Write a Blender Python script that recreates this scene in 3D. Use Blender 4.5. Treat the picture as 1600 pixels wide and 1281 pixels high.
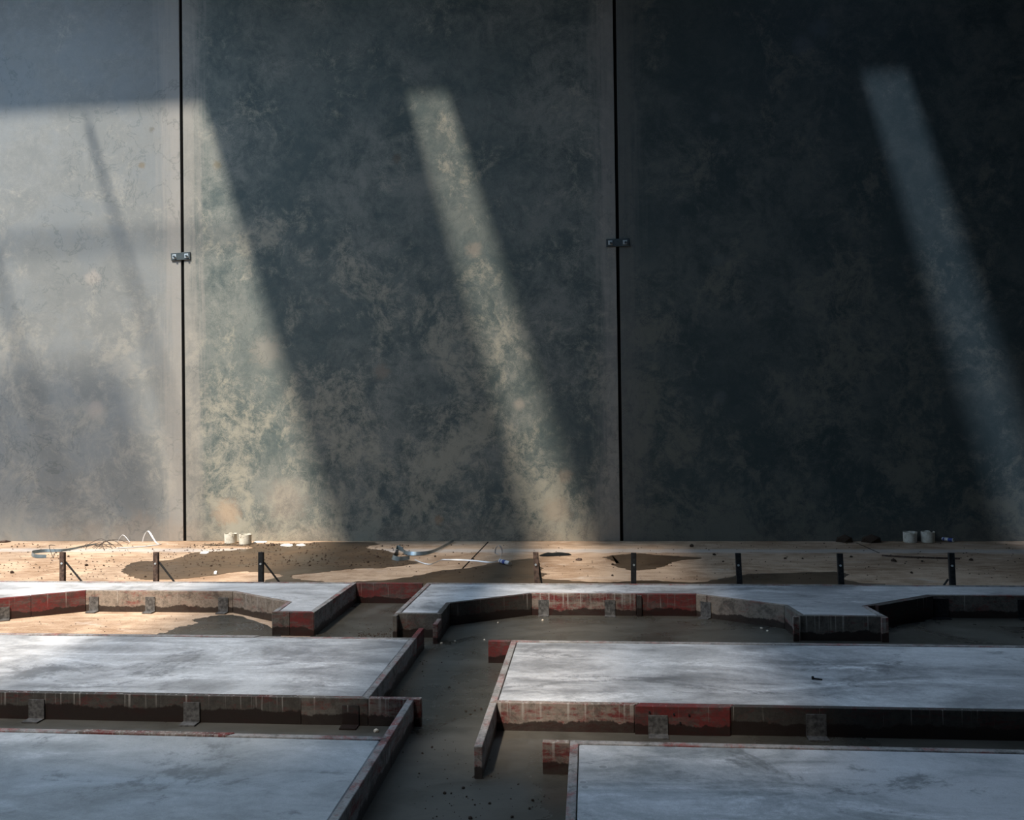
import bpy, bmesh, math, random
from mathutils import Vector, Matrix
random.seed(7)
S = bpy.context.scene
COL = S.collection
for o in list(bpy.data.objects): bpy.data.objects.remove(o)

# ------------------------------------------------------------------ camera
F_PX, YAW, PITCH, ROLL, CAM_Z = 1332.2, .0903886, .01153866, .01274636, 1.8
CAM = Vector((0, 0, CAM_Z))
def _r(a, ax): return Matrix.Rotation(a, 3, ax)
ROT = _r(YAW, 'Z') @ _r(PITCH, 'X') @ _r(ROLL, 'Y')      # local (right, forward, up) -> world
cd = bpy.data.cameras.new('camera'); cam = bpy.data.objects.new('camera', cd); COL.objects.link(cam)
cd.sensor_fit = 'HORIZONTAL'; cd.sensor_width = 36; cd.lens = F_PX / 1600 * 36
cd.clip_end = 200
m = Matrix((ROT.col[0], ROT.col[2], -ROT.col[1])).transposed().to_4x4(); m.translation = CAM
cam.matrix_world = m
S.camera = cam
def ray(x, y): return ROT @ Vector(((x - 800) / F_PX, 1, -(y - 640.5) / F_PX))
def gz(x, y, z=0.0):
    d = ray(x, y); return CAM + d * ((z - CAM_Z) / d.z)
def wy(x, y, Y):
    d = ray(x, y); return CAM + d * (Y / d.y)

# ------------------------------------------------------------------ light
W = bpy.data.worlds.new('sky'); S.world = W; W.use_nodes = True
bg = W.node_tree.nodes['Background']
bg.inputs[0].default_value = (.54, .73, .97, 1); bg.inputs[1].default_value = 3.9
SUN_X, SUN_Y = .29, .60                      # per metre of fall: to the right / towards the wall
sd = bpy.data.lights.new('sun', 'SUN'); sun = bpy.data.objects.new('sun', sd); COL.objects.link(sun)
sd.energy = 8.0; sd.color = (1, .90, .78); sd.angle = .056
sun.rotation_mode = 'QUATERNION'
sun.rotation_quaternion = Vector((SUN_X, SUN_Y, -1)).to_track_quat('-Z', 'Y')
sun.location = (-6, -8, 20)
vs = S.view_settings
vs.view_transform = 'Standard'; vs.look = 'None'; vs.gamma = 1; vs.use_curve_mapping = False
vs.exposure = 0.0

# ------------------------------------------------------------------ helpers
def tag(o, label=None, cat=None, group=None, kind=None):
    if label: o['label'] = label
    if cat: o['category'] = cat
    if group: o['group'] = group
    if kind: o['kind'] = kind
    return o
def empty(name, loc=(0, 0, 0)):
    o = bpy.data.objects.new(name, None); COL.objects.link(o); o.location = loc
    o.empty_display_size = .05
    return o
def link(name, me, mt, parent=None):
    o = bpy.data.objects.new(name, me); COL.objects.link(o)
    if mt and not me.materials: me.materials.append(mt)
    if parent:
        o.parent = parent
        o.matrix_parent_inverse = Matrix.Translation(-Vector(parent.location))
    return o
def obj(name, bm, mt, parent=None, smooth=False):
    bmesh.ops.recalc_face_normals(bm, faces=bm.faces[:])
    me = bpy.data.meshes.new(name); bm.to_mesh(me); bm.free()
    if smooth:
        for p in me.polygons: p.use_smooth = True
    return link(name, me, mt, parent)
def add_box(bm, lo, hi, bev=0):
    x0, y0, z0 = lo; x1, y1, z1 = hi
    vs_ = [bm.verts.new(p) for p in ((x0,y0,z0),(x1,y0,z0),(x1,y1,z0),(x0,y1,z0),(x0,y0,z1),(x1,y0,z1),(x1,y1,z1),(x0,y1,z1))]
    fs = [bm.faces.new([vs_[i] for i in q]) for q in ((0,3,2,1),(4,5,6,7),(0,1,5,4),(1,2,6,5),(2,3,7,6),(3,0,4,7))]
    if bev:
        es = {e for f_ in fs for e in f_.edges}
        bmesh.ops.bevel(bm, geom=list(es), offset=bev, segments=1, affect='EDGES')
    return vs_
def prism(bm, pts, z0, z1, bev=0):
    lo = [bm.verts.new((p[0], p[1], z0)) for p in pts]; hi = [bm.verts.new((p[0], p[1], z1)) for p in pts]
    n = len(pts); fs = [bm.faces.new(lo[::-1]), bm.faces.new(hi)]
    for i in range(n): fs.append(bm.faces.new((lo[i], lo[(i+1) % n], hi[(i+1) % n], hi[i])))
    if bev:
        es = {e for f_ in fs for e in f_.edges}
        bmesh.ops.bevel(bm, geom=list(es), offset=bev, segments=1, affect='EDGES')
def tube(bm, pts, r, n=7, cap=True):
    pts = [Vector(p) for p in pts]; rings = []
    for i, p in enumerate(pts):
        d = (pts[min(i+1, len(pts)-1)] - pts[max(i-1, 0)]).normalized()
        a = d.cross(Vector((0, 0, 1)))
        if a.length < .05: a = d.cross(Vector((0, 1, 0)))
        a.normalize(); b = d.cross(a)
        rr = r[i] if isinstance(r, (list, tuple)) else r
        rings.append([bm.verts.new(p + (a*math.cos(t) + b*math.sin(t))*rr) for t in (2*math.pi*k/n for k in range(n))])
    for A, B in zip(rings, rings[1:]):
        for k in range(n): bm.faces.new((A[k], A[(k+1) % n], B[(k+1) % n], B[k]))
    if cap: bm.faces.new(rings[0][::-1]); bm.faces.new(rings[-1])
def catmull(pts, sub=6, closed=False):
    pts = [Vector(p) for p in pts]; n = len(pts); out = []
    for i in range(n if closed else n-1):
        g = (lambda j: pts[j % n]) if closed else (lambda j: pts[max(0, min(n-1, j))])
        p0, p1, p2, p3 = g(i-1), g(i), g(i+1), g(i+2)
        for k in range(sub):
            t = k/sub
            out.append(.5*((2*p1)+(p2-p0)*t+(2*p0-5*p1+4*p2-p3)*t*t+(3*p1-p0-3*p2+p3)*t*t*t))
    if not closed: out.append(pts[-1])
    return out

# ------------------------------------------------------------------ materials
class M:
    def __init__(s, name):
        s.m = bpy.data.materials.new(name); s.m.use_nodes = True
        s.nt = s.m.node_tree; s.b = s.nt.nodes['Principled BSDF']
        s.co = s.nt.nodes.new('ShaderNodeTexCoord').outputs['Object']
    def n(s, t, **k):
        q = s.nt.nodes.new(t)
        for a, v in k.items(): setattr(q, a, v)
        return q
    def put(s, sock, v):
        if hasattr(v, 'links'): s.nt.links.new(v, sock)
        elif isinstance(v, (tuple, list)) and len(v) == 3 and sock.type == 'RGBA': sock.default_value = (*v, 1)
        else: sock.default_value = v
    def mapped(s, scale=(1,1,1), rot=(0,0,0), src=None):
        q = s.n('ShaderNodeMapping'); s.put(q.inputs['Vector'], src or s.co)
        q.inputs['Scale'].default_value = scale; q.inputs['Rotation'].default_value = rot
        return q.outputs[0]
    def noise(s, scale, detail=6, rough=.6, dist=0, vec=None):
        q = s.n('ShaderNodeTexNoise'); s.put(q.inputs['Vector'], vec or s.co)
        q.inputs['Scale'].default_value = scale; q.inputs['Detail'].default_value = detail
        q.inputs['Roughness'].default_value = rough; q.inputs['Distortion'].default_value = dist
        return q.outputs[0]
    def math(s, op, a, b=0.0, c=None, clamp=False):
        q = s.n('ShaderNodeMath', operation=op, use_clamp=clamp); s.put(q.inputs[0], a); s.put(q.inputs[1], b)
        if c is not None: s.put(q.inputs[2], c)
        return q.outputs[0]
    def rng(s, v, a, b, c=0.0, d=1.0, smooth=True):
        q = s.n('ShaderNodeMapRange', interpolation_type='SMOOTHSTEP' if smooth else 'LINEAR')
        for i, x in enumerate((v, a, b, c, d)): s.put(q.inputs[i], x)
        return q.outputs[0]
    def mix(s, f, a, b, mode='MIX'):
        q = s.n('ShaderNodeMix', data_type='RGBA', blend_type=mode)
        s.put(q.inputs[0], f); s.put(q.inputs[6], a); s.put(q.inputs[7], b)
        return q.outputs[2]
    def xyz(s):
        q = s.n('ShaderNodeSeparateXYZ'); s.put(q.inputs[0], s.co); return q.outputs
    def spot(s, c, r, soft=.35, wob=None):
        q = s.n('ShaderNodeVectorMath', operation='DISTANCE'); s.put(q.inputs[0], s.co); q.inputs[1].default_value = c
        d = q.outputs['Value']
        if wob is not None: d = s.math('ADD', d, s.math('MULTIPLY', s.math('SUBTRACT', wob, .5), r*3.5))
        return s.rng(d, r*(1-soft), r*(1+soft), 1.0, 0.0)
    def bump(s, h, strength=.3, dist=.01):
        q = s.n('ShaderNodeBump'); q.inputs['Strength'].default_value = strength; q.inputs['Distance'].default_value = dist
        s.put(q.inputs['Height'], h); s.nt.links.new(q.outputs[0], s.b.inputs['Normal'])
    def done(s, col, rough=.8, spec=.3, metal=0):
        s.put(s.b.inputs['Base Color'], col); s.put(s.b.inputs['Roughness'], rough)
        s.b.inputs['Specular IOR Level'].default_value = spec; s.b.inputs['Metallic'].default_value = metal
        return s.m
def plain(name, col, rough=.6, spec=.4, metal=0, var=.25, scale=30):
    q = M(name); n = q.noise(scale, 4)
    c = q.mix(q.rng(n, .3, .7), tuple(x*(1-var) for x in col), tuple(min(1, x*(1+var)) for x in col))
    return q.done(c, rough, spec, metal)

WALL_Y, SEAM0, PANEL_W, WALL_TOP = 12.62, -6.22, 6.67, 9.3
def wall_material(name, lift, blue, dark=0.0):
    q = M(name); X = q.xyz()
    warp = q.n('ShaderNodeVectorMath', operation='ADD'); wn = q.n('ShaderNodeTexNoise'); q.put(wn.inputs['Vector'], q.co); wn.inputs['Scale'].default_value = 1.1; wn.inputs['Detail'].default_value = 4
    sc = q.n('ShaderNodeVectorMath', operation='SCALE'); q.put(sc.inputs[0], wn.outputs[1]); sc.inputs['Scale'].default_value = .55
    q.put(warp.inputs[0], q.co); q.put(warp.inputs[1], sc.outputs[0]); WV = warp.outputs[0]
    big = q.noise(.42, 5, .55, .4); mid = q.noise(1.3, 10, .66, .2, WV); fin = q.noise(7, 10, .78, .3, WV)
    grain = q.noise(90, 3, .8); patch = q.noise(.85, 12, .70, .3, q.mapped((1, 1, .75), (0, .5, 0), WV))
    v = q.math('ADD', q.math('MULTIPLY', mid, .6), q.math('MULTIPLY', fin, .4))
    v = q.math('ADD', v, q.math('MULTIPLY', q.math('SUBTRACT', grain, .5), .30))
    base = q.mix(q.rng(v, .38, .63), (.058, .084, .083), (.215, .225, .20))
    base = q.mix(q.math('MULTIPLY', q.rng(big, .42, .60), .55), base, (.076, .106, .105))
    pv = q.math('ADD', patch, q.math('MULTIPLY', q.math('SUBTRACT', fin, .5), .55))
    pv = q.math('ADD', pv, q.rng(X[2], 0.0, 6.0, .085, -.05, False))          # pale patches denser towards the foot, painting in the brighter lower wall
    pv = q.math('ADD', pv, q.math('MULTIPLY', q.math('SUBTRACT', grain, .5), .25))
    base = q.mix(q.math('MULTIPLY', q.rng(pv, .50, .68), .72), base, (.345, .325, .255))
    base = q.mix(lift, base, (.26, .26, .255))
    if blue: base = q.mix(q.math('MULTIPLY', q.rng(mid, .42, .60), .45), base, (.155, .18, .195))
    # pale formwork margins along the joints
    t = q.math('DIVIDE', q.math('SUBTRACT', X[0], SEAM0), PANEL_W)
    d = q.math('MULTIPLY', q.math('PINGPONG', t, .5), PANEL_W)
    streak = q.noise(1, 5, .7, .2, q.mapped((14, 1, .5)))
    d2 = q.math('ADD', d, q.math('MULTIPLY', q.math('SUBTRACT', streak, .5), .75))
    base = q.mix(q.math('MULTIPLY', q.rng(d2, .10, .48, 1.0, 0.0), .55), base, (.31, .29, .26))
    # pale filler dabs and warm stains
    for (sx, sz, r, c, f_) in ((-7.68, 4.09, .13, (.40, .35, .30), .7), (-7.64, 2.04, .15, (.38, .33, .29), .7), (-2.84, 5.76, .08, (.10, .075, .045), .8),
            (-6.86, 5.82, .06, (.15, .11, .055), .9), (-5.65, 5.78, .08, (.16, .12, .06), .8), (-6.70, 6.37, .05, (.10, .09, .07), .9),
            (-1.03, 2.03, .10, (.38, .33, .27), .8), (-.36, .95, .12, (.38, .30, .22), .7), (-3.12, 2.56, .14, (.36, .28, .21), .6), (-1.69, 4.35, .13, (.36, .30, .24), .7),
            (1.89, 6.16, .10, (.26, .28, .27), .8), (3.16, 7.17, .16, (.26, .28, .30), .8), (3.4, 7.4, .16, (.24, .27, .29), .7), (1.90, 4.10, .10, (.24, .27, .26), .8), (1.90, 2.08, .11, (.24, .26, .25), .8),
            (-5.55, .44, .22, (.42, .29, .19), .8), (-4.6, .6, .35, (.36, .29, .23), .6), (-4.9, 2.9, .28, (.37, .33, .27), .6), (-2.27, .32, .08, (.36, .22, .12), .7), (-.5, .45, .22, (.34, .26, .19), .6)):
        base = q.mix(q.math('MULTIPLY', q.spot((sx, WALL_Y, sz), r*.8, .55, fin), f_*.6), base, c)
    low = q.math('MULTIPLY', q.rng(q.math('ADD', X[2], q.math('MULTIPLY', q.math('SUBTRACT', patch, .5), 2.2)), .0, .35, 1.0, 0.0), .28)
    base = q.mix(low, base, (.34, .26, .19))
    # trowel lines
    ln = q.noise(1.8, 6, .6, .6, WV); l = q.rng(q.math('ABSOLUTE', q.math('SUBTRACT', ln, .5)), .0, .018, 1.0, 0.0)
    l = q.math('MULTIPLY', l, q.rng(big, .45, .55))
    base = q.mix(q.math('MULTIPLY', l, .35), base, (.07, .085, .085))
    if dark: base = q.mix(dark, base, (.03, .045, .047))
    q.bump(q.math('ADD', fin, q.math('MULTIPLY', grain, .3)), .35, .01)
    return q.done(base, .72, .25)
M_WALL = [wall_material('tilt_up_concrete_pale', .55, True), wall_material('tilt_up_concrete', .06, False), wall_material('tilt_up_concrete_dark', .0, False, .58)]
M_JOINT = plain('joint_dark', (.004, .004, .004), .95, .05)
M_SHELL = plain('shell_grey', (.10, .10, .105), .9, .1, scale=2)
M_ROOF = plain('roof_deck', (.045, .047, .05), .9, .1, scale=2)

def dirt_material():
    q = M('tan_dirt'); X = q.xyz()
    a = q.noise(.8, 8, .65, .5); b = q.noise(6, 8, .7, .6, q.mapped((.5, 1.4, 1))); g = q.noise(60, 3, .7)
    v = q.math('ADD', q.math('MULTIPLY', a, .4), q.math('ADD', q.math('MULTIPLY', b, .4), q.math('MULTIPLY', g, .2)))
    c = q.mix(q.rng(v, .40, .60), (.27, .172, .105), (.55, .40, .28))
    c = q.mix(q.math('MULTIPLY', q.rng(q.noise(2.2, 9, .75, 1.0, q.mapped((.5, 1.5, 1))), .55, .70), .7), c, (.55, .47, .40))
    yw = q.math('ADD', X[1], q.math('MULTIPLY', q.math('SUBTRACT', b, .5), .5))
    band = q.math('MULTIPLY', q.rng(yw, 11.45, 11.65), q.rng(yw, 11.75, 11.95, 1.0, 0.0))
    c = q.mix(q.math('MULTIPLY', band, .6), c, (.48, .46, .44))
    q.bump(q.math('ADD', b, q.math('MULTIPLY', g, .4)), .5, .02)
    return q.done(c, .85, .2)
M_DIRT = dirt_material()
def mud_material(name, c0, c1, r0, r1):
    q = M(name); a = q.noise(1.3, 8, .6, .6); b = q.noise(7, 8, .7, .5, q.mapped((.6, 1.3, 1)))
    v = q.math('ADD', q.math('MULTIPLY', a, .6), q.math('MULTIPLY', b, .4))
    c = q.mix(q.rng(v, .38, .62), c0, c1)
    q.bump(q.math('ADD', b, q.math('MULTIPLY', q.noise(40, 3), .15)), .10, .01)
    return q.done(c, q.rng(a, .35, .6, r0, r1), .35)
M_MUD = mud_material('wet_grey_mud', (.052, .048, .039), (.090, .082, .067), .20, .45)
M_WET = mud_material('wet_brown_mud', (.062, .040, .023), (.105, .069, .040), .30, .55)

def slab_material(name, ang, c_lo, c_hi, rings=()):
    q = M(name)
    a = q.noise(.8, 8, .62, .7); s1 = q.noise(1.1, 9, .68, .8, q.mapped((1.0, 3.0, 1), (0, 0, ang)))
    fin = q.noise(24, 8, .8); g = q.noise(170, 3, .8)
    v = q.math('ADD', q.math('MULTIPLY', a, .4), q.math('ADD', q.math('MULTIPLY', s1, .45), q.math('MULTIPLY', fin, .15)))
    c = q.mix(q.rng(v, .40, .58), c_lo, c_hi)
    c = q.mix(q.math('MULTIPLY', q.rng(q.math('ADD', s1, q.math('MULTIPLY', q.math('SUBTRACT', fin, .5), .5)), .55, .70), .6), c, tuple(min(.8, x*1.3) for x in c_hi))
    damp = q.noise(.75, 10, .70, .9, q.mapped((1.2, 1.9, 1), (0, 0, -ang)))
    c = q.mix(q.math('MULTIPLY', q.rng(q.math('ADD', damp, q.math('MULTIPLY', q.math('SUBTRACT', fin, .5), .35)), .53, .64), .75), c, tuple(x*.6 for x in c_lo))
    c = q.mix(q.math('MULTIPLY', q.rng(g, .45, .80), .38), c, (.10, .10, .10))
    for (x, y, z, r) in rings:
        n = q.n('ShaderNodeVectorMath', operation='DISTANCE'); q.put(n.inputs[0], q.co); n.inputs[1].default_value = (x, y, z)
        d = q.math('ABSOLUTE', q.math('SUBTRACT', n.outputs['Value'], r))
        c = q.mix(q.math('MULTIPLY', q.rng(d, .001, .005, 1.0, 0.0), .3), c, (.5, .5, .5))
        c = q.mix(q.math('MULTIPLY', q.rng(n.outputs['Value'], r*.7, r, 1.0, 0.0), .5), c, (.15, .16, .16))
    q.bump(q.math('ADD', fin, s1), .18, .006)
    return q.done(c, q.rng(s1, .35, .65, .42, .62), .4)

def board_material(name, paint, under, amount, seed, drips=.62, soak=.055):
    q = M(name); X = q.xyz()
    off = q.n('ShaderNodeVectorMath', operation='ADD'); q.put(off.inputs[0], q.co); off.inputs[1].default_value = (seed, seed*1.7, 0)
    V = off.outputs[0]
    a = q.noise(4.0, 10, .78, .3, q.mapped((1, 1, 3.5), src=V)); b = q.noise(34, 8, .8, 0, V); gr = q.noise(9, 9, .8, .4, V)
    v = q.math('ADD', q.math('MULTIPLY', a, .7), q.math('MULTIPLY', b, .3))
    c = q.mix(q.rng(v, amount - .06, amount + .06), paint, under)
    c = q.mix(q.math('MULTIPLY', q.rng(b, .44, .66), .55), c, tuple(x*.3 for x in under))
    c = q.mix(q.math('MULTIPLY', q.rng(gr, .47, .62), .6), c, (.045, .038, .032))
    drip = q.noise(1, 4, .6, 0, q.mapped((48, 48, .8), src=V))
    dm = q.math('MULTIPLY', q.rng(drip, drips, drips + .07), q.rng(q.math('ADD', X[2], q.math('MULTIPLY', a, .14)), .11, .22))
    c = q.mix(q.math('MULTIPLY', dm, .5), c, (.46, .43, .39))
    wl = q.math('ADD', X[2], q.math('MULTIPLY', q.math('SUBTRACT', q.noise(4.5, 8, .7, 0, q.mapped((1, 1, .3), src=V)), .5), .15))
    wet = q.rng(wl, soak, soak + .010, 1.0, 0.0)
    c = q.mix(q.math('MULTIPLY', wet, .88), c, (.020, .013, .011))
    q.bump(q.math('ADD', a, b), .4, .006)
    return q.done(c, q.rng(wet, 0, 1, .75, .4), .3)
RED = (.155, .026, .024); BEIGE = (.30, .245, .195); GREY = (.15, .135, .115)
M_RED = board_material('red_form_board', RED, (.13, .085, .075), .52, 1.3)
M_RED2 = board_material('red_form_board_worn', RED, (.25, .20, .165), .49, 7.9, .54)
M_BEIGE = board_material('bare_form_board', (.22, .075, .06), BEIGE, .43, 3.1)
M_GREY = board_material('grey_form_board', (.15, .04, .034), GREY, .44, 11.2, .60, .065)
M_SOAKED_SHADED = board_material('soaked_shaded_form_board', (.10, .03, .026), (.075, .068, .058), .45, 31.0, .58, .085)  # high wet line; face colours also darkened to stand in for shade
M_DARK = board_material('dark_form_board', (.08, .025, .022), (.06, .054, .047), .45, 17.0, .62, .07)  # dark tone also paints the shade on boards out of the sun
M_EDGE = board_material('board_smeared', (.26, .085, .075), (.31, .29, .27), .45, 23.0)
M_STEEL = plain('dull_steel', (.12, .115, .11), .6, .4, .3, .5, 40)
M_RUST = plain('rusty_stake', (.075, .048, .036), .8, .3, 0, .6, 35)
M_BLACK = plain('black_stake', (.016, .016, .016), .7, .3, 0, .5, 35)
M_GALV = plain('zinc', (.62, .68, .70), .35, .5, .7, .15, 60)
M_PLATE = plain('dark_plate', (.045, .062, .068), .5, .5, .2, .2, 30)

# ------------------------------------------------------------------ the hall
ROOF_Z = 9.4
bm = bmesh.new(); add_box(bm, (-26, -13, -.3), (15, 13.2, 0))
floor = tag(obj('floor', bm, M_DIRT), 'tan dirt floor in front of the concrete wall', 'floor', kind='structure')
bm = bmesh.new(); prism(bm, [(-9, 4.2), (-1.4, 4.2), (-1.4, -3), (9.5, -3), (9.5, 8.3), (-2.36, 8.3), (-2.36, 5.1), (-9, 5.1)], -.01, .003)
obj('mud_bed', bm, M_MUD, floor)
for a, b, w in (((763, 846.5), (722, 889), .010), ((1338, 848), (1374, 864), .007)):
    p, r = gz(*a), gz(*b); s = (r-p).normalized().cross(Vector((0, 0, 1)))*w
    bm = bmesh.new(); prism(bm, [p+s, p-s, r-s, r+s], -.002, .0015); obj('floor_joint', bm, M_JOINT, floor)

bm = bmesh.new(); add_box(bm, (-26, WALL_Y+.16, 0), (15, WALL_Y+.4, WALL_TOP))
wall = tag(obj('wall_back', bm, M_JOINT), 'tall wall of tilt-up concrete panels', 'wall', kind='structure')
GAP = .024
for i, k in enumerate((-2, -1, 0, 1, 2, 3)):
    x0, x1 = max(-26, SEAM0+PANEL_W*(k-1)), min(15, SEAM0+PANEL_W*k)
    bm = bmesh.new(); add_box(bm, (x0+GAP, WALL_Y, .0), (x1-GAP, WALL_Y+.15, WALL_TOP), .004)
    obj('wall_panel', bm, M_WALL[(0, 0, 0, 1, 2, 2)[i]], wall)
for k in (-2, -1, 0, 1, 2):
    xs_ = SEAM0 + PANEL_W*k; bm = bmesh.new(); add_box(bm, (xs_-GAP+.001, WALL_Y+.022, 0), (xs_+GAP-.001, WALL_Y+.159, WALL_TOP)); obj('joint_sealant', bm, M_JOINT, wall)
for nm, lo, hi in (('wall_left', (-26.3, -13, 0), (-26, 13.2, ROOF_Z)), ('wall_right', (15, -13, 0), (15.3, 13.2, 12)), ('wall_rear', (-26.3, -13.3, 0), (15.3, -13, 12))):
    bm = bmesh.new(); add_box(bm, lo, hi); tag(obj(nm, bm, M_SHELL), 'grey side wall of the hall', 'wall', kind='structure')

# roof deck with long skylight slots, open bays over the left part
Y0 = WALL_Y - SUN_Y*(ROOF_Z - 6.71)                       # near end of every slot
def roof_x(xw, zw): return xw - SUN_X*(ROOF_Z - zw)
SL2 = (roof_x(-2.71, 6.71), roof_x(-2.05, 6.71)); SL3 = (roof_x(3.94, 6.71), roof_x(4.60, 6.71)); OPEN_R = roof_x(-5.86, 6.71)
FILL_BAY_A = (OPEN_R, OPEN_R+2.5, -1.5, 6.5); FILL_BAY_B = (SL2[1], SL2[1]+1.25, -1.5, 6.5)  # openings added to spread extra soft sun over slabs and dirt
HOLES = [(*SL2, -1.2, Y0), (*SL3, -3, Y0), (-15.5, OPEN_R, -1.5, Y0), FILL_BAY_A, FILL_BAY_B]
xs = sorted({-26.3, 15.3, *[h[0] for h in HOLES], *[h[1] for h in HOLES]}); ys = sorted({-13.3, Y0, *[h[2] for h in HOLES], *[h[3] for h in HOLES]})
bm = bmesh.new()
for xa, xb in zip(xs, xs[1:]):
    for ya, yb in zip(ys, ys[1:]):
        cx, cy = (xa+xb)/2, (ya+yb)/2
        if not any(h[0] < cx < h[1] and h[2] < cy < h[3] for h in HOLES): add_box(bm, (xa, ya, ROOF_Z), (xb, yb, ROOF_Z+.12))
add_box(bm, (-26, Y0, ROOF_Z), (15.3, Y0+.1, ROOF_Z+5))        # upstand of an unseen light well, added to light slabs but not wall
add_box(bm, (-10.5, Y0+.1, ROOF_Z+4.9), (15.3, 13.6, ROOF_Z+5))  # added cover: hides the light well's sky from the wall face
add_box(bm, (15.0, Y0+.1, 9), (15.3, 13.6, ROOF_Z+5))
ceiling = tag(obj('ceiling', bm, M_ROOF), 'roof deck with open skylight slots', 'ceiling', kind='structure')
for lo, hi in (((roof_x(-7.74, 6.71)-.02, -6, ROOF_Z-.3), (roof_x(-7.74, 6.71)+.02, Y0, ROOF_Z-.1)), ((-20, Y0-1.135, ROOF_Z-.25), (OPEN_R, Y0-1.085, ROOF_Z-.15)), ((roof_x(-9.9, 6.71)-.03, -6, ROOF_Z-.3), (roof_x(-9.9, 6.71)+.03, Y0, ROOF_Z-.1))):
    bm = bmesh.new(); add_box(bm, lo, hi); obj('roof_purlin', bm, M_ROOF, ceiling)
def sheet(name, x0, x1, y0, y1, tint, label):
    mt = bpy.data.materials.new(name + '_sheet'); mt.use_nodes = True; nt = mt.node_tree
    nt.nodes.remove(nt.nodes['Principled BSDF'])
    t = nt.nodes.new('ShaderNodeBsdfTransparent'); t.inputs[0].default_value = (*tint, 1)
    nt.links.new(t.outputs[0], nt.nodes['Material Output'].inputs[0])
    bm = bmesh.new(); v = [bm.verts.new((x, y, ROOF_Z+.14)) for x, y in ((x0, y0), (x1, y0), (x1, y1), (x0, y1))]; bm.faces.new(v)
    tag(obj(name, bm, mt), label, 'window', kind='structure')
sheet('window_1', SL2[0]-.1, SL2[1]+.1, -1.3, Y0-.01, (.62, .62, .62), 'weathered roof light sheet')
sheet('window_2', SL3[0]-.1, SL3[1]+.1, -3.1, Y0-.01, (.20, .26, .38), 'grimy roof light sheet')
sheet('sun_screen_3', -20, roof_x(-6.9, 1.5), WALL_Y-SUN_Y*(ROOF_Z+.1), WALL_Y-SUN_Y*(ROOF_Z-2.6), (.30, .33, .38), 'unseen translucent sheet added over the open bay to dim the lower wall')  # added out of view to dim the sun on the lower left wall
sheet('fill_opening_4', FILL_BAY_A[0], FILL_BAY_A[1]+.1, FILL_BAY_A[2]-.1, FILL_BAY_A[3]+.1, (.27, .27, .27), 'unseen roof sheet added beside the open bay for extra soft sun')  # added sheet, thins the extra sun let onto the left slabs and dirt
sheet('fill_opening_5', FILL_BAY_B[0]+.11, FILL_BAY_B[1]+.1, FILL_BAY_B[2]-.1, FILL_BAY_B[3]+.1, (.20, .20, .20), 'unseen roof sheet added beside the weathered one for a broad glow')  # added sheet, gives the bright slab a wider soft glow

# ------------------------------------------------------------------ slabs and their formwork
TH = .042
def inset(poly, t):
    n = len(poly); out = []
    for i in range(n):
        p0, p1, p2 = (Vector(poly[(i+j) % n]) for j in (-1, 0, 1))
        d1, d2 = (p1-p0).normalized(), (p2-p1).normalized()
        n1, n2 = Vector((-d1.y, d1.x)), Vector((-d2.y, d2.x))
        b = (n1+n2); b /= max(.3, 1+n1.dot(n2)); out.append(p1 + b*t)
    return out
def slab(outline, zt, mt, label, fw_label, edges, group=None):
    inn = inset(outline, TH); ins = inset(outline, TH+.004)
    bm = bmesh.new(); prism(bm, ins, 0, zt, .006)
    tag(obj('concrete_slab', bm, mt), label, 'concrete slab')
    fw = tag(empty('slab_formwork', (outline[0][0], outline[0][1], 0)), fw_label, 'formwork')
    n = len(outline)
    for i, spec in edges.items():
        A, B = Vector(outline[i]), Vector(outline[(i+1) % n]); a, b = inn[i], inn[(i+1) % n]
        for (t0, t1, mat_, proud, dz) in spec:
            nrm = Vector(((B-A).y, -(B-A).x)).normalized()*proud
            g = .0015
            pts = [A.lerp(B, t0)+nrm, A.lerp(B, t1)+nrm, a.lerp(b, t1), a.lerp(b, t0)]
            d = (B-A).normalized()*g
            pts[0] += d; pts[3] += d; pts[1] -= d; pts[2] -= d
            bm = bmesh.new(); prism(bm, pts, 0, zt+.004+dz, .003); obj('form_board', bm, mat_, fw)
    return fw
def stub(fw, lo, hi, mt):
    bm = bmesh.new(); add_box(bm, lo, hi, .003); return obj('form_board', bm, mt, fw)
def plate(fw, p, nrm, w=.095, h=.145, mt=None):
    # steel angle: upright leaf against the board, foot lying on the ground
    p = Vector(p); nrm = Vector(nrm).normalized(); u = Vector((-nrm.y, nrm.x, 0))
    bm = bmesh.new()
    def q(a, b, c): return p + u*a + nrm*b + Vector((0, 0, c))
    for (b0, b1, c0, c1) in ((.001, .009, 0.004, h), (.009, .075, 0.004, .012)):
        vs_ = [bm.verts.new(q(a, b, c)) for c in (c0, c1) for a, b in ((-w/2, b0), (w/2, b0), (w/2, b1), (-w/2, b1))]
        for f_ in ((0,3,2,1),(4,5,6,7),(0,1,5,4),(1,2,6,5),(2,3,7,6),(3,0,4,7)): bm.faces.new([vs_[k] for k in f_])
    return obj('foot_plate', bm, mt or M_STEEL, fw)
def one(m_, dz=0.0): return [(0, 1, m_, 0, dz)]

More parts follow.
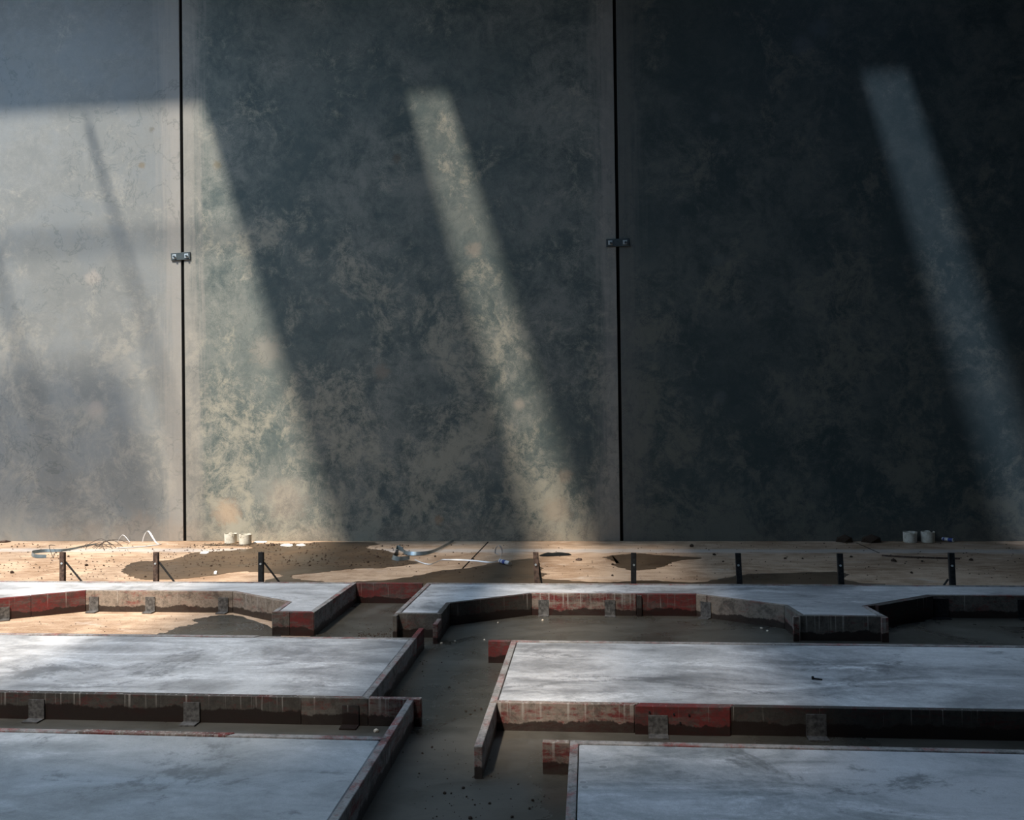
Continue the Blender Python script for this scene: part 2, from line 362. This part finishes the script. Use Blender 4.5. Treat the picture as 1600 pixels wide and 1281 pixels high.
CL, CH = (.25, .25, .25), (.57, .56, .555)
SB1 = slab_material('slab_concrete_back', .5, CL, CH)
SB2 = slab_material('slab_concrete_mid', .8, (.22, .22, .22), (.56, .555, .55))
SB3 = slab_material('slab_concrete_front', .9, (.22, .235, .235), (.44, .445, .445))
SB4 = slab_material('slab_concrete_front_mottled', -.8, (.18, .195, .195), (.52, .52, .525), [(*gz(942, 1198, .16), .021), (*gz(911, 1222, .16), .017), (*gz(914, 1229.5, .16), .018)])
ZB, ZF = .197, .16
O1 = [(-2.33, 8.34), (-11.5, 8.34), (-11.5, 7.02), (-5.62, 7.02), (-5.58, 7.41), (-4.87, 7.85), (-3.40, 7.85), (-2.71, 7.41), (-2.70, 7.02), (-2.33, 7.02)]
f1 = slab(O1, ZB, SB1, 'pale slab with a notched front edge running beside the sunlit dirt', 'red and bare boards edging the notched slab beside the sunlit dirt',
     {0: [(0, .4, M_EDGE, 0, 0), (.4, 1, M_EDGE, 0, 0)], 3: one(M_BEIGE), 4: [(0, .45, M_RED, 0, 0), (.45, 1, M_RED, 0, .002)], 5: [(0, 1, M_BEIGE, 0, .001)], 6: [(0, .36, M_BEIGE, 0, 0), (.36, 1, M_BEIGE, .004, 0)],
      7: one(M_EDGE), 8: [(0, .42, M_GREY, 0, 0), (.42, 1, M_RED, .003, 0)], 9: one(M_EDGE)})
for px in (147, 235, 349): plate(f1, (wy(px, 940, 7.85).x, 7.85, 0), (0, -1, 0), mt=M_STEEL)
plate(f1, (-5.45, 7.49, 0), (.53, -.85, 0), h=.12)
O2 = [(11.5, 8.34), (-1.62, 8.34), (-1.64, 7.00), (-1.24, 7.00), (-1.24, 7.41), (-.55, 7.84), (.94, 7.85), (1.62, 7.41), (1.66, 7.03), (2.33, 7.03), (2.30, 7.40), (2.98, 7.86), (4.45, 7.86), (5.13, 7.41), (5.15, 7.03), (11.5, 7.03)]
f2 = slab(O2, ZB, SB1, 'long pale slab with angular bays cut into its front edge', 'red and grey boards edging the slab with angular bays',
     {0: [(0, .5, M_EDGE, 0, 0), (.5, 1, M_EDGE, 0, 0)], 1: one(M_EDGE), 2: one(M_GREY), 3: one(M_DARK), 4: [(0, 1, M_DARK, 0, 0)], 5: [(0, .64, M_RED2, 0, 0), (.64, 1, M_RED, .003, 0)],
      6: [(0, .13, M_BEIGE, .006, .0), (.13, 1, M_BEIGE, 0, 0)], 7: one(M_GREY), 8: one(M_GREY), 9: one(M_EDGE), 10: [(0, .12, M_DARK, 0, 0), (.12, 1, M_DARK, .03, .0)], 11: one(M_GREY), 12: one(M_GREY), 13: one(M_GREY), 14: one(M_GREY)})
for px in (849.5, 953): plate(f2, (wy(px, 945, 7.85).x, 7.845, 0), (0, -1, 0))
plate(f2, (1.02, 7.80, 0), (-.55, -.83, 0), w=.10)
for px, w in ((1467, .16), (1601, .12)): plate(f2, (wy(px, 945, 7.86).x, 7.86, 0), (0, -1, 0), w=w, h=.17, mt=M_BLACK)
stub(f2, (-2.325, 8.30, 0), (-1.66, 8.34, ZB+.004), M_RED)                      # closes the channel
stub(f2, (-1.24-.04, 6.80, 0), (-1.24, 6.998, ZB-.035), M_RED2)
stub(f2, (-1.64, 6.93, 0), (-1.602, 6.998, ZB), M_GREY)
stub(f2, (.405, 7.818, 0), (.45, 7.8395, ZB-.004), M_DARK)                       # batten over the joint
stub(f2, (1.60, 7.0, 0), (1.645, 7.027, ZB+.002), M_RED2); stub(f2, (2.28, 7.0, 0), (2.335, 7.027, ZB+.002), M_RED2)
O3 = [(-1.325, 6.38), (-11.5, 6.38), (-11.5, 4.96), (-1.325, 4.96)]
f3 = slab(O3, ZF, SB2, 'smooth pale slab beside the muddy channel, its front board jutting out', 'board edging of the smooth slab with a jutting front board',
     {0: [(0, .12, M_EDGE, 0, -.004), (.12, .3, M_EDGE, 0, .002), (.3, 1, M_EDGE, 0, 0)], 2: [(0, .62, M_SOAKED_SHADED, 0, 0), (.62, .96, M_SOAKED_SHADED, 0, .0), (.96, 1, M_GREY, .0, .0)], 3: one(M_EDGE)})
stub(f3, (-1.325-TH, 6.382, 0), (-1.325, 6.67, ZF+.004), M_RED)
stub(f3, (-1.323, 4.96, 0), (-1.01, 4.96+TH, ZF+.004), M_RED2)
for px, c in ((58, M_STEEL), (300, M_STEEL), (548, M_DARK)): plate(f3, (wy(px, 1105, 4.96).x, 4.96, 0), (0, -1, 0), w=.10, h=.125, mt=c)
O4 = [(11.5, 6.33), (-.60, 6.33), (-.60, 4.93), (11.5, 4.93)]
f4 = slab(O4, ZF, SB2, 'bright slab with a dropped bolt lying on it', 'board edging of the bright slab, one red board overlapping the front',
     {0: [(0, .7, M_EDGE, 0, 0), (.7, 1, M_EDGE, 0, 0)], 1: one(M_EDGE), 2: [(0, .0687, M_RED2, 0, 0), (.0687, .113, M_RED, .018, 0), (.113, .3, M_DARK, 0, 0), (.3, 1, M_DARK, 0, 0)]})
stub(f4, (-.77, 6.29, 0), (-.602, 6.33, ZF+.004), M_RED)
stub(f4, (-.60, 4.26, 0), (-.60+TH, 4.928, ZF+.004), M_EDGE)
plate(f4, (wy(1028, 1130, 4.91).x, 4.911, 0), (0, -1, 0), w=.11, h=.115); plate(f4, (wy(1275, 1130, 4.93).x, 4.93, 0), (0, -1, 0), w=.11, h=.13)
for px, py in ((1015, 1112.5), (1053, 1115.5), (1077, 1117), (1063, 1129)):
    p = wy(px, py, 4.910); bm = bmesh.new(); tube(bm, [p+Vector((0, .004, 0)), p+Vector((0, -.004, 0))], .006, 6); obj('nail', bm, M_BLACK, f4)
O5 = [(-1.05, 4.37), (-11.5, 4.40), (-11.5, 1.2), (-1.05, 1.2)]
f5 = slab(O5, ZF, SB3, 'blue-grey slab separated from the smooth slab by a narrow muddy gap', 'boards edging the blue-grey slab, its side board reaching across the gap',
     {0: [(0, .08, M_EDGE, 0, 0), (.08, .16, M_RED2, 0, .004), (.16, 1, M_EDGE, 0, 0)], 3: one(M_EDGE)})
stub(f5, (-1.05-TH, 4.372, 0), (-1.05, 4.955, ZF+.004), M_EDGE)
O6 = [(11.5, 4.375), (-.12, 4.375), (-.12, 1.2), (11.5, 1.2)]
f6 = slab(O6, ZF, SB4, 'mottled blue-grey slab with small ring marks near its corner', 'boards edging the mottled slab, its end board jutting over the mud',
     {0: [(0, .8, M_EDGE, 0, 0), (.8, 1, M_EDGE, 0, 0)], 1: one(M_EDGE)})
stub(f6, (-.26, 4.335, 0), (-.122, 4.375, ZF+.004), M_RED2)

# ------------------------------------------------------------------ stakes behind the back boards
STAKES = [(98, 862, (.30, -.02), M_RUST, 'rusty form stake with thin brace, the one before the curled steel strap'), (244, 862, (.28, -.02), M_RUST, 'rusty form stake with thin brace, standing against the wet brown patch'),
          (408, 862, (.28, -.02), M_BLACK, 'black form stake with thin brace, next to the two white pots'), (837, 862, (.05, 0), M_RUST, 'chalk-smeared rusty form stake with a thin rod close beside it'),
          (990, 863, None, M_BLACK, 'dark form stake in front of the round wet patch'), (1153, 863.5, None, M_BLACK, 'dark form stake without brace at the narrow dark puddle'),
          (1312, 864, None, M_BLACK, 'dark form stake at the end of the narrow dark puddle'), (1486, 863, (-.12, 0), M_BLACK, 'dark form stake with short brace, standing before the long rod')]
for k, (px, py, br, mt, lab) in enumerate(STAKES):
    Y = 8.365; t = wy(px, py, Y); b = wy(px+(2 if k in (3, 5, 6, 7) else 0), 905, Y)
    x1 = t.x + (b.x-t.x)*(t.z/(t.z-b.z)); x0 = t.x; w = .026; st = tag(empty('form_stake', (x1, Y, 0)), lab, 'stake')
    bm = bmesh.new()
    v = [bm.verts.new(p) for p in ((x1-w, Y-.018, 0), (x1+w, Y-.018, 0), (x1+w, Y+.018, 0), (x1-w, Y+.018, 0), (x0-w, Y-.018, t.z), (x0+w, Y-.018, t.z), (x0+w, Y+.018, t.z-.006), (x0-w, Y+.018, t.z-.004))]
    for q in ((0,3,2,1),(4,5,6,7),(0,1,5,4),(1,2,6,5),(2,3,7,6),(3,0,4,7)): bm.faces.new([v[i] for i in q])
    bmesh.ops.bevel(bm, geom=bm.edges[:], offset=.003, segments=1, affect='EDGES')
    obj('post', bm, mt, st)
    if br is not None:
        bm = bmesh.new(); zs = .39 if br[0] > 0 else .25; s = 1 if br[0] > 0 else -1
        tube(bm, [(x0+s*w, Y+.01, zs), (x0+s*(w+.0)+br[0]*.78, Y+.03, .10), (x0+s*w+br[0], Y+.03, 0.0)], .0095, 6); obj('brace', bm, M_BLACK, st)
    bm = bmesh.new(); p = (x0, Y-.0175, .38); tube(bm, [p, (p[0], p[1]-.006, p[2])], .011, 8); obj('nail_head', bm, M_GALV, st)

# ------------------------------------------------------------------ wall joint clamps
for cx, tilt, lab, w in ((-6.24, .035, 'dark steel clamp plate across the joint in the sunlit part of the wall', .155), (.45, .0, 'dark steel clamp plate across the joint in the shaded part of the wall', .17)):
    z = 4.385; c = tag(empty('joint_clamp', (cx, WALL_Y, z)), lab, 'clamp plate'); R = Matrix.Rotation(-tilt, 3, 'Y')
    P = lambda x, y, zz: Vector((cx, WALL_Y, z)) + R @ Vector((x, y, zz))
    def tbox(x0, x1, y0, y1, z0, z1, nm, mt, par, bev):
        bm = bmesh.new(); add_box(bm, (x0, y0, z0), (x1, y1, z1), bev)
        for v_ in bm.verts: v_.co = P(*v_.co)
        return obj(nm, bm, mt, par)
    tbox(-w, w, -.022, -.001, -.058, .058, 'plate', M_PLATE, c, .004)
    for s in (-1, 1):
        ws = tbox(s*w*.63-.032, s*w*.63+.032, -.030, -.022, -.030, .034, 'washer', M_GALV, c, .002)
        bm = bmesh.new(); a = P(s*w*.63+.006, -.030, -.006); b_ = P(s*w*.63+.006, -.060, -.006); tube(bm, [a, b_], .017, 6); obj('bolt', bm, M_PLATE, ws)

# ------------------------------------------------------------------ wet patches on the dirt
def puddle(pts, lab, mt, z=.004, jit=.03):
    w = [gz(*p) for p in pts]; w = catmull(w, 7, True)
    rnd = random.Random(len(pts))
    q = [(p.x + rnd.uniform(-jit, jit), min(p.y + rnd.uniform(-jit, jit)*.8, WALL_Y-.005)) for p in w]
    bm = bmesh.new(); lo = [bm.verts.new((x, y, .0)) for x, y in q]; hi = [bm.verts.new((x, y, z)) for x, y in q]; n = len(q)
    bm.faces.new(hi)
    for i in range(n): bm.faces.new((lo[i], lo[(i+1) % n], hi[(i+1) % n], hi[i]))
    return tag(obj('wet_patch', bm, mt), lab, 'wet patch', 'wet patches on the dirt')
puddle([(205,880),(225,877),(265,875),(290,868),(305,863.5),(350,861),(395,856.5),(385,854),(330,853),(322,851),(400,850),(480,849),(500,847),(575,847),(590,850),(576,853),(574,857),(600,860),(620,866),(614,870),(640,876),(652,880),(600,887),(560,888.5),(540,890),(500,894),(462,898),(455,902),(470,906),(505,909),(440,910),(415,908),(440,900),(430,896),(400,894),(370,893.5),(320,901),(270,905),(220,905),(200,898),(190,893),(195,886)],
       'large wet brown patch strewn with clods below the white pots', M_WET)
puddle([(545,911),(600,907),(650,900),(690,892),(730,888),(760,882),(780,879),(800,876),(832,873),(842,878),(838,884),(850,888),(842,893),(855,897),(846,900),(843,903),(870,906),(930,910),(980,909),(1010,907),(1050,909),(1090,910),(1130,904),(1160,898),(1200,896),(1290,894),(1310,894),(1325,899),(1318,905),(1345,911),(1390,915),(1390,934),(545,934)],
       'long dark wet strip along the back boards', M_WET)
puddle([(945,870),(965,867),(1000,865),(1020,867),(1040,868),(1070,870),(1095,872),(1060,876),(1045,882),(1025,888),(1000,891),(980,890),(960,883),(965,879),(950,874)], 'small oval wet patch around a dark stake', M_WET)
puddle([(225,1000),(260,987),(285,979),(310,974),(302,969),(322,965),(368,962),(432,985),(432,1010),(225,1012)], 'wet patch in the corner of the notch', M_MUD)

# ------------------------------------------------------------------ straps, wires, rods
def ribbon(pts, wvec, th=.0012):
    pts = catmull(pts, 7); bm = bmesh.new(); rows = []
    n = len(pts)
    for i, p in enumerate(pts):
        t = i/(n-1)*(len(wvec)-1); k = min(int(t), len(wvec)-2); w = Vector(wvec[k]).lerp(Vector(wvec[k+1]), t-k)
        d = (pts[min(i+1, n-1)]-pts[max(i-1, 0)]).normalized(); nn = d.cross(w)
        nn = nn.normalized()*th if nn.length > 1e-6 else Vector((0, 0, th))
        rows.append([bm.verts.new(p+nn), bm.verts.new(p+w+nn), bm.verts.new(p+w-nn), bm.verts.new(p-nn)])
    for A, B in zip(rows, rows[1:]):
        for k in range(4): bm.faces.new((A[k], A[(k+1) % 4], B[(k+1) % 4], B[k]))
    bm.faces.new(rows[0]); bm.faces.new(rows[-1][::-1])
    return bm
M_STRAP = plain('strap_steel', (.22, .28, .31), .3, .6, .6, .15, 10); M_WHITE_STRAP = plain('strap_pale', (.62, .62, .62), .4, .5, .2, .1, 10)
def G(x, y, h=.0065): return gz(x, y) + Vector((0, 0, h))
tag(obj('packing_strap', ribbon([G(709, 847), G(690, 858), G(672, 866), G(650, 868.5), G(633, 867), G(628, 862), G(619, 859), G(616, 868), G(612, 874), G(622, 877), G(640, 875)], [(0, .02, .035), (0, .02, .045), (.0, .03, .05), (.03, .0, .06), (0, .01, .05)]), M_STRAP),
    'blue-grey steel strap folded back on itself on the dirt', 'strap')
tag(obj('packing_strap', ribbon([G(648, 876), G(660, 881), G(672, 883), G(683, 879), G(690, 876), G(700, 876), G(720, 876.5), G(745, 878), G(765, 880), G(777, 878), G(783, 876, .06), G(784, 876, .13), G(780, 876, .19), G(775, 876, .17), G(773, 876, .10), G(778, 876, .08)], [(0, .01, .014), (0, .02, .008), (0, .012, .016), (0, .012, .010), (.016, .006, .004), (.016, .006, .004)]), M_WHITE_STRAP),
    'thin pale strap ending in an upright curl beside a sealant tube', 'strap')
tag(obj('packing_strap', ribbon([G(72, 872), G(56, 872), G(49, 869), G(52, 866), G(70, 863.5), G(95, 862.5), G(112, 860), G(128, 856), G(150, 851.5)], [(0, .01, .04), (0, .02, .05), (0, .01, .035), (0, .02, .02)]), M_STRAP),
    'grey steel strap bent into a hairpin behind a rusty stake', 'strap')
tag(obj('packing_strap', ribbon([G(222, 847.5), G(224, 847.5, .09), G(228, 847.5, .16), G(232, 848, .165), G(238, 849, .08), G(244, 850, .01), G(250, 851), G(240, 853), G(215, 855.5), G(180, 857.5)], [(.015, .0, .01), (.02, .0, .01), (.02, .01, .0), (0, .05, .004), (0, .05, .004)]), M_WHITE_STRAP),
    'pale strap arching up against the foot of the wall', 'strap')
M_WIRE = plain('tie_wire', (.05, .04, .035), .6, .4, .3)
wt = tag(empty('wire_tangle', gz(155, 854)), 'tangle of thin dark tie wire lying before the wall', 'wire tangle')
rnd = random.Random(3)
for k in range(12):
    a = G(rnd.uniform(126, 160), rnd.uniform(852, 858), .006); e = a + Vector((rnd.uniform(.05, .45), rnd.uniform(-.25, .25), 0)); mid = (a+e)/2 + Vector((0, rnd.uniform(-.1, .1), rnd.uniform(.02, .10)))
    bm = bmesh.new(); tube(bm, catmull([a, mid, e], 5), .004, 5); obj('wire', bm, M_WIRE, wt)
for a, mid, e, lab in ((G(83, 872, .006), G(77, 866, .12), G(86, 861, .08), 'single bent wire beside the hairpin strap'), (G(183, 848, .004), G(192, 848, .12), G(203, 849, .02), 'thin wire looping up against the wall')):
    bm = bmesh.new(); tube(bm, catmull([a, mid, e], 6), .0045, 5); tag(obj('tie_wire', bm, M_WIRE if 'bent' in lab else M_WHITE_STRAP), lab, 'wire')
bm = bmesh.new(); tube(bm, catmull([G(1378, 869, .011), G(1410, 871, .011), G(1450, 872.5, .011), G(1500, 874, .011)], 5), .011, 7); tag(obj('steel_rod', bm, M_RUST), 'long rusty rod lying on the shaded dirt', 'rod')
bm = bmesh.new(); tube(bm, [G(0, 848, .015), G(9, 847.6, .018), G(17, 846.8, .01)], [.015, .02, .006], 7); tag(obj('timber_offcut', bm, M_RUST), 'dark splinter of wood at the foot of the pale wall panel', 'wood scrap')

# ------------------------------------------------------------------ pots, tubes, scraps
q = M('chalky_pot'); c = q.mix(q.rng(q.noise(14, 6, .7), .45, .62), (.62, .60, .52), (.50, .47, .38)); c = q.mix(q.math('MULTIPLY', q.rng(q.noise(40, 5, .8), .56, .66), .7), c, (.16, .14, .11)); M_POT = q.done(c, .7, .3)
def pot(px, py, lab, seed, hh=.145):
    p = gz(px, py, .0045); r = random.Random(seed); t = tag(empty('plaster_pot', p), lab, 'pot')
    R0, n = .092, 24; bm = bmesh.new(); prof = [(R0*.93, 0), (R0*.97, .01), (R0*.985, hh*.5), (R0, hh)]
    chip = [0]*n
    for k in range(n): chip[k] = r.uniform(-.004, .003)
    s = r.randrange(n)
    for k in range(4): chip[(s+k) % n] += r.choice((.010, -.016))
    rings = []
    for j, (rr, z) in enumerate(prof): rings.append([bm.verts.new(p + Vector((rr*math.cos(2*math.pi*k/n), rr*math.sin(2*math.pi*k/n), z + (chip[k] if j == 3 else 0)))) for k in range(n)])
    rings.append([bm.verts.new(p + Vector((R0*.9*math.cos(2*math.pi*k/n), R0*.9*math.sin(2*math.pi*k/n), hh + chip[k]))) for k in range(n)])
    rings.append([bm.verts.new(p + Vector((R0*.86*math.cos(2*math.pi*k/n), R0*.86*math.sin(2*math.pi*k/n), .06))) for k in range(n)])
    for A, B in zip(rings, rings[1:]):
        for k in range(n): bm.faces.new((A[k], A[(k+1) % n], B[(k+1) % n], B[k]))
    bm.faces.new(rings[0][::-1]); bm.faces.new(rings[-1])
    o = obj('shell', bm, M_POT, t)
    bm = bmesh.new(); a0 = r.uniform(3.6, 5.4)                                  # dried spill on the rim
    for k in range(5): 
        a = a0 + k*.09; tube(bm, [p + Vector((R0*.97*math.cos(a), R0*.97*math.sin(a), hh+.006)), p + Vector((R0*1.01*math.cos(a), R0*1.01*math.sin(a), hh-.02-r.random()*.03))], [.010, .004], 5)
    obj('dried_drips', bm, M_POT, t)
pot(360.5, 848.5, 'white pot at the sunlit wall foot, the one nearer the wall joint', 1); pot(383.5, 850, 'white chipped pot at the sunlit wall foot, the one farther from the wall joint', 2)
pot(1422, 847, 'grimy pot in the shade, the one with a level rim farther from the blue tube', 5); pot(1450, 847, 'grimy pot in the shade next to the blue sealant tube', 8, .15)
def tube_thing(a, b, lab, c_body, c_band, r=.026):
    a, b = a + Vector((0, 0, r+.006)), b + Vector((0, 0, r+.006)); t = tag(empty('sealant_tube', (a.x, a.y, 0)), lab, 'sealant tube'); L = lambda f_: a.lerp(b, f_)
    bm = bmesh.new(); tube(bm, [L(0), L(.02), L(.97)], [r*.9, r, r], 14); obj('barrel', bm, c_body, t, True)
    for f0, f1, k in ((.14, .22, 1), (.34, .62, 1)):
        bm = bmesh.new(); tube(bm, [L(f0), L(f1)], r*1.02, 14); obj('printed_band', bm, c_band, t, True)
    bm = bmesh.new(); tube(bm, [L(.965), L(1), L(1.0), L(.985)], [r*1.05, r*1.05, r*.85, r*.8], 14); obj('end_rim', bm, M_GALV, t)
    bm = bmesh.new(); tube(bm, [L(0), L(-.05), L(-.10)], [r*.5, r*.4, r*.25], 8); obj('nozzle', bm, c_body, t, True)
M_TW = plain('tube_white', (.75, .75, .75), .35, .5, 0, .05); M_TB = plain('tube_blue', (.05, .08, .30), .35, .5, 0, .2)
tube_thing(gz(781, 880), gz(797, 884.5), 'white sealant tube with blue print at the wet edge', M_TW, M_TB)
tube_thing(gz(1470, 845), gz(1490, 847.5), 'blue sealant tube with white end beside the grimy pots', M_TB, M_TW)
def scrap(pts, lab, mt, cat='scrap', h=.008, z=.0045):
    w = [gz(*p, z) for p in pts]; w = catmull(w, 3, True); c_ = sum(w, Vector())/len(w); r = random.Random(len(lab))
    bm = bmesh.new(); lo = [bm.verts.new((p.x, p.y, z+.001)) for p in w]; hi = [bm.verts.new((*(p.lerp(c_, .12)).xy, z+h*(.4+r.random()))) for p in w]; top = bm.verts.new((c_.x, c_.y, z+h*1.2))
    n = len(w); bm.faces.new(lo[::-1])
    for i in range(n):
        bm.faces.new((lo[i], lo[(i+1) % n], hi[(i+1) % n], hi[i])); bm.faces.new((hi[i], hi[(i+1) % n], top))
    return tag(obj('scrap', bm, mt), lab, cat)
M_SW = plain('scrap_white', (.75, .73, .68), .7, .3, 0, .1); M_FILM = plain('black_film', (.008, .009, .009), .8, .15, 0, .3)
scrap([(843, 867.5), (855, 864.5), (880, 863.5), (893, 867), (870, 868.5), (848, 869)], 'scrap of black film lying on the dirt beside a rusty stake', M_FILM, 'film scrap', .012)
scrap([(438, 851.5), (447, 850), (458, 851), (455, 853.5), (441, 853)], 'white flake on the wet patch, the broader of two', M_SW, 'flake')
scrap([(462, 851.5), (472, 849.8), (478, 852), (470, 853.2)], 'white flake on the wet patch, the narrower of two', M_SW, 'flake')
scrap([(312, 864.5), (318, 861.8), (327, 861.5), (323, 865)], 'pale flake at the sunlit edge of the wet patch', M_SW, 'flake')
scrap([(334, 896.5), (336, 894.3), (339, 894.3), (338.5, 896.8)], 'small pale chip near the lower edge of the wet patch', M_SW, 'chip', .02)
scrap([(899, 875), (903, 873.5), (909, 873.5), (908, 875.5)], 'brown chip of wood on the dirt between two stakes', M_RUST, 'wood scrap', .015)
scrap([(395, 847.5), (402, 846.6), (418, 846.8), (410, 848)], 'white crumbs beside the white pots', M_SW, 'flake', .012)

# bolt left on the bright slab
p0, p1 = gz(1270, 1061.5, ZF), gz(1285, 1063, ZF); bt = tag(empty('bolt', p0), 'dark bolt lying on the bright slab', 'bolt')
bm = bmesh.new(); tube(bm, [p0+Vector((0, 0, .007)), p1+Vector((0, 0, .005))], .005, 7); obj('shank', bm, M_BLACK, bt)
bm = bmesh.new(); tube(bm, [p0+Vector((-.006, 0, .0105)), p0+Vector((.006, 0, .0105))], .0105, 6); obj('head', bm, M_BLACK, bt)

# ------------------------------------------------------------------ clods, stones, crumbs
M_CLOD = plain('dark_clod', (.05, .034, .024), .9, .2, 0, .5, 25); M_STONE = plain('pale_stone', (.72, .62, .50), .7, .3, 0, .2, 25)
CL_M = []
for v in range(4):
    r = random.Random(v+20); bm = bmesh.new(); bmesh.ops.create_icosphere(bm, subdivisions=1, radius=1)
    for w in bm.verts: w.co *= r.uniform(.75, 1.15); w.co.z = max(w.co.z, -.55)
    me = bpy.data.meshes.new('clod'); bm.to_mesh(me); bm.free(); CL_M.append(me)
def clods(items, mt, name, lab, grp, cat, flat=.7):
    for i, (x, y, s) in enumerate(items):
        p = gz(x, y); r_ = .5*s*(p-CAM).length/F_PX
        base = CL_M[i % 4]; me = base.copy(); me.materials.clear(); me.materials.append(mt)
        o = bpy.data.objects.new(name, me); COL.objects.link(o); o.location = (p.x, p.y, r_*flat*.5+.003); o.scale = (r_, r_*.8, r_*flat)
        o.rotation_euler = (0, 0, i*1.3); tag(o, lab, cat, grp)
clods([(19, 895.5, 6), (135, 884, 6), (27, 855, 3), (107, 870, 4), (111, 898, 4), (135, 877, 3), (149, 890, 3), (162, 884, 3), (227, 902, 4), (298, 882, 3), (330, 885, 4), (315, 898, 3), (377, 877, 4), (376, 871, 3), (388, 886, 3)], M_CLOD, 'dirt_clod', 'small dark clod on the sunlit dirt around the braced stakes', 'clods on the sunlit dirt', 'clod')
clods([(452, 877, 4), (449, 879, 3), (484, 878, 4), (495, 869, 4), (509, 868.5, 4), (484, 884, 4), (575, 879.5, 6), (576, 863, 5), (590, 871, 5), (491, 849, 4), (549, 883, 3), (556, 883, 3), (431, 861, 3), (479, 864, 3), (508, 871, 3), (426, 853, 8), (418, 853.5, 5)], M_CLOD, 'dirt_clod', 'small dark clod on the large wet brown patch', 'clods on the wet patch', 'clod')
clods([(680, 870, 4), (717, 881.5, 3), (718, 895, 4), (740, 874.5, 4), (744, 889, 3), (640, 886, 3), (957, 883, 6), (957, 900, 5), (1081, 854.5, 8), (1116, 867.5, 6), (1227, 873.5, 5), (1254, 873.5, 4), (1396, 877.5, 8), (1441, 878, 5), (1330, 871, 5), (1517, 876, 7), (1424, 896, 5), (1130, 878, 4)], M_CLOD, 'dirt_clod', 'small dark clod on the dirt between stakes and shaded wall', 'clods on the shaded dirt', 'clod')
clods([(1320, 846.8, 26)], M_CLOD, 'dirt_mound', 'low dark mound of dirt at the shaded wall, farther from the grimy pots', 'mounds at the wall', 'mound', .5)
clods([(1362, 847, 30)], M_CLOD, 'dirt_mound', 'low dark mound of dirt at the shaded wall, nearer the grimy pots', 'mounds at the wall', 'mound', .45)
clods([(848, 970, 4), (778, 974, 4), (711, 1003, 4), (690, 1006, 5), (757, 1001, 4), (1190, 983, 5), (1199, 987, 5)], M_STONE, 'pebble', 'pale pebble in the wet mud between the slabs', 'pale pebbles', 'pebble')
clods([(588, 1144, 9)], M_STONE, 'stone', 'pale orange stone in the narrow gap between two slabs', None, 'stone')
clods([(702, 1075, 4), (660, 1050, 3), (728, 1112, 4), (742, 1111, 4), (752, 1109, 5), (735, 1117, 4), (675, 1169, 5), (695, 1241, 7), (724, 1233, 6), (735, 1280, 8), (743, 1215, 6), (742, 1259, 4), (765, 1257, 5), (660, 1178, 4), (655, 1210, 4), (832, 1252, 6), (827, 1265, 5), (800, 1278, 6), (705, 1241, 4), (729, 1246, 4), (710, 1124, 3), (690, 1036, 3)], M_CLOD, 'dirt_clod', 'dark clod in the muddy channel between the slabs', 'clods in the channel', 'clod')
def crumbs(regions, mt, lab, seed):
    r = random.Random(seed); bm = bmesh.new()
    for (x0, x1, y0, y1, n, s0, s1) in regions:
        for _ in range(n):
            p = gz(r.uniform(x0, x1), r.uniform(y0, y1)); k = .5*r.uniform(s0, s1)*(p-CAM).length/F_PX; p.z = .004
            if p.y > WALL_Y-.03: continue
            a = r.uniform(0, 6); vs_ = [bm.verts.new(p + Vector((k*math.cos(a+t)*r.uniform(.7, 1.2), k*.8*math.sin(a+t), 0))) for t in (0, 1.6, 3.1, 4.7)]; tp = bm.verts.new(p + Vector((r.uniform(-.3, .3)*k, 0, k*r.uniform(.5, 1.0))))
            for i in range(4): bm.faces.new((vs_[i], vs_[(i+1) % 4], tp))
    return tag(obj('dirt_crumbs', bm, mt), lab, 'dirt crumbs', kind='stuff')
crumbs([(290, 640, 852, 886, 420, 1.6, 4.2), (0, 340, 850, 906, 380, 1.0, 3.2), (320, 500, 849, 853, 90, 2, 4), (600, 1600, 849, 906, 300, 1.0, 3.2), (0, 420, 962, 988, 60, 1, 2.6)], M_CLOD, 'fine dark crumbs strewn over the dirt before the wall', 1)
crumbs([(560, 612, 990, 998, 70, 1.5, 4), (540, 640, 975, 998, 40, 1, 3), (620, 770, 1010, 1281, 130, 1, 3.2), (690, 880, 1210, 1281, 50, 1, 3.5), (700, 1200, 975, 1000, 25, 1, 2)], M_CLOD, 'fine dark crumbs scattered in the muddy channel', 2)
crumbs([(370, 412, 974, 985, 160, .8, 1.8)], plain('grey_gravel', (.16, .16, .155), .8, .3, 0, .4), 'patch of grey gravel in the notch of the slab', 3)
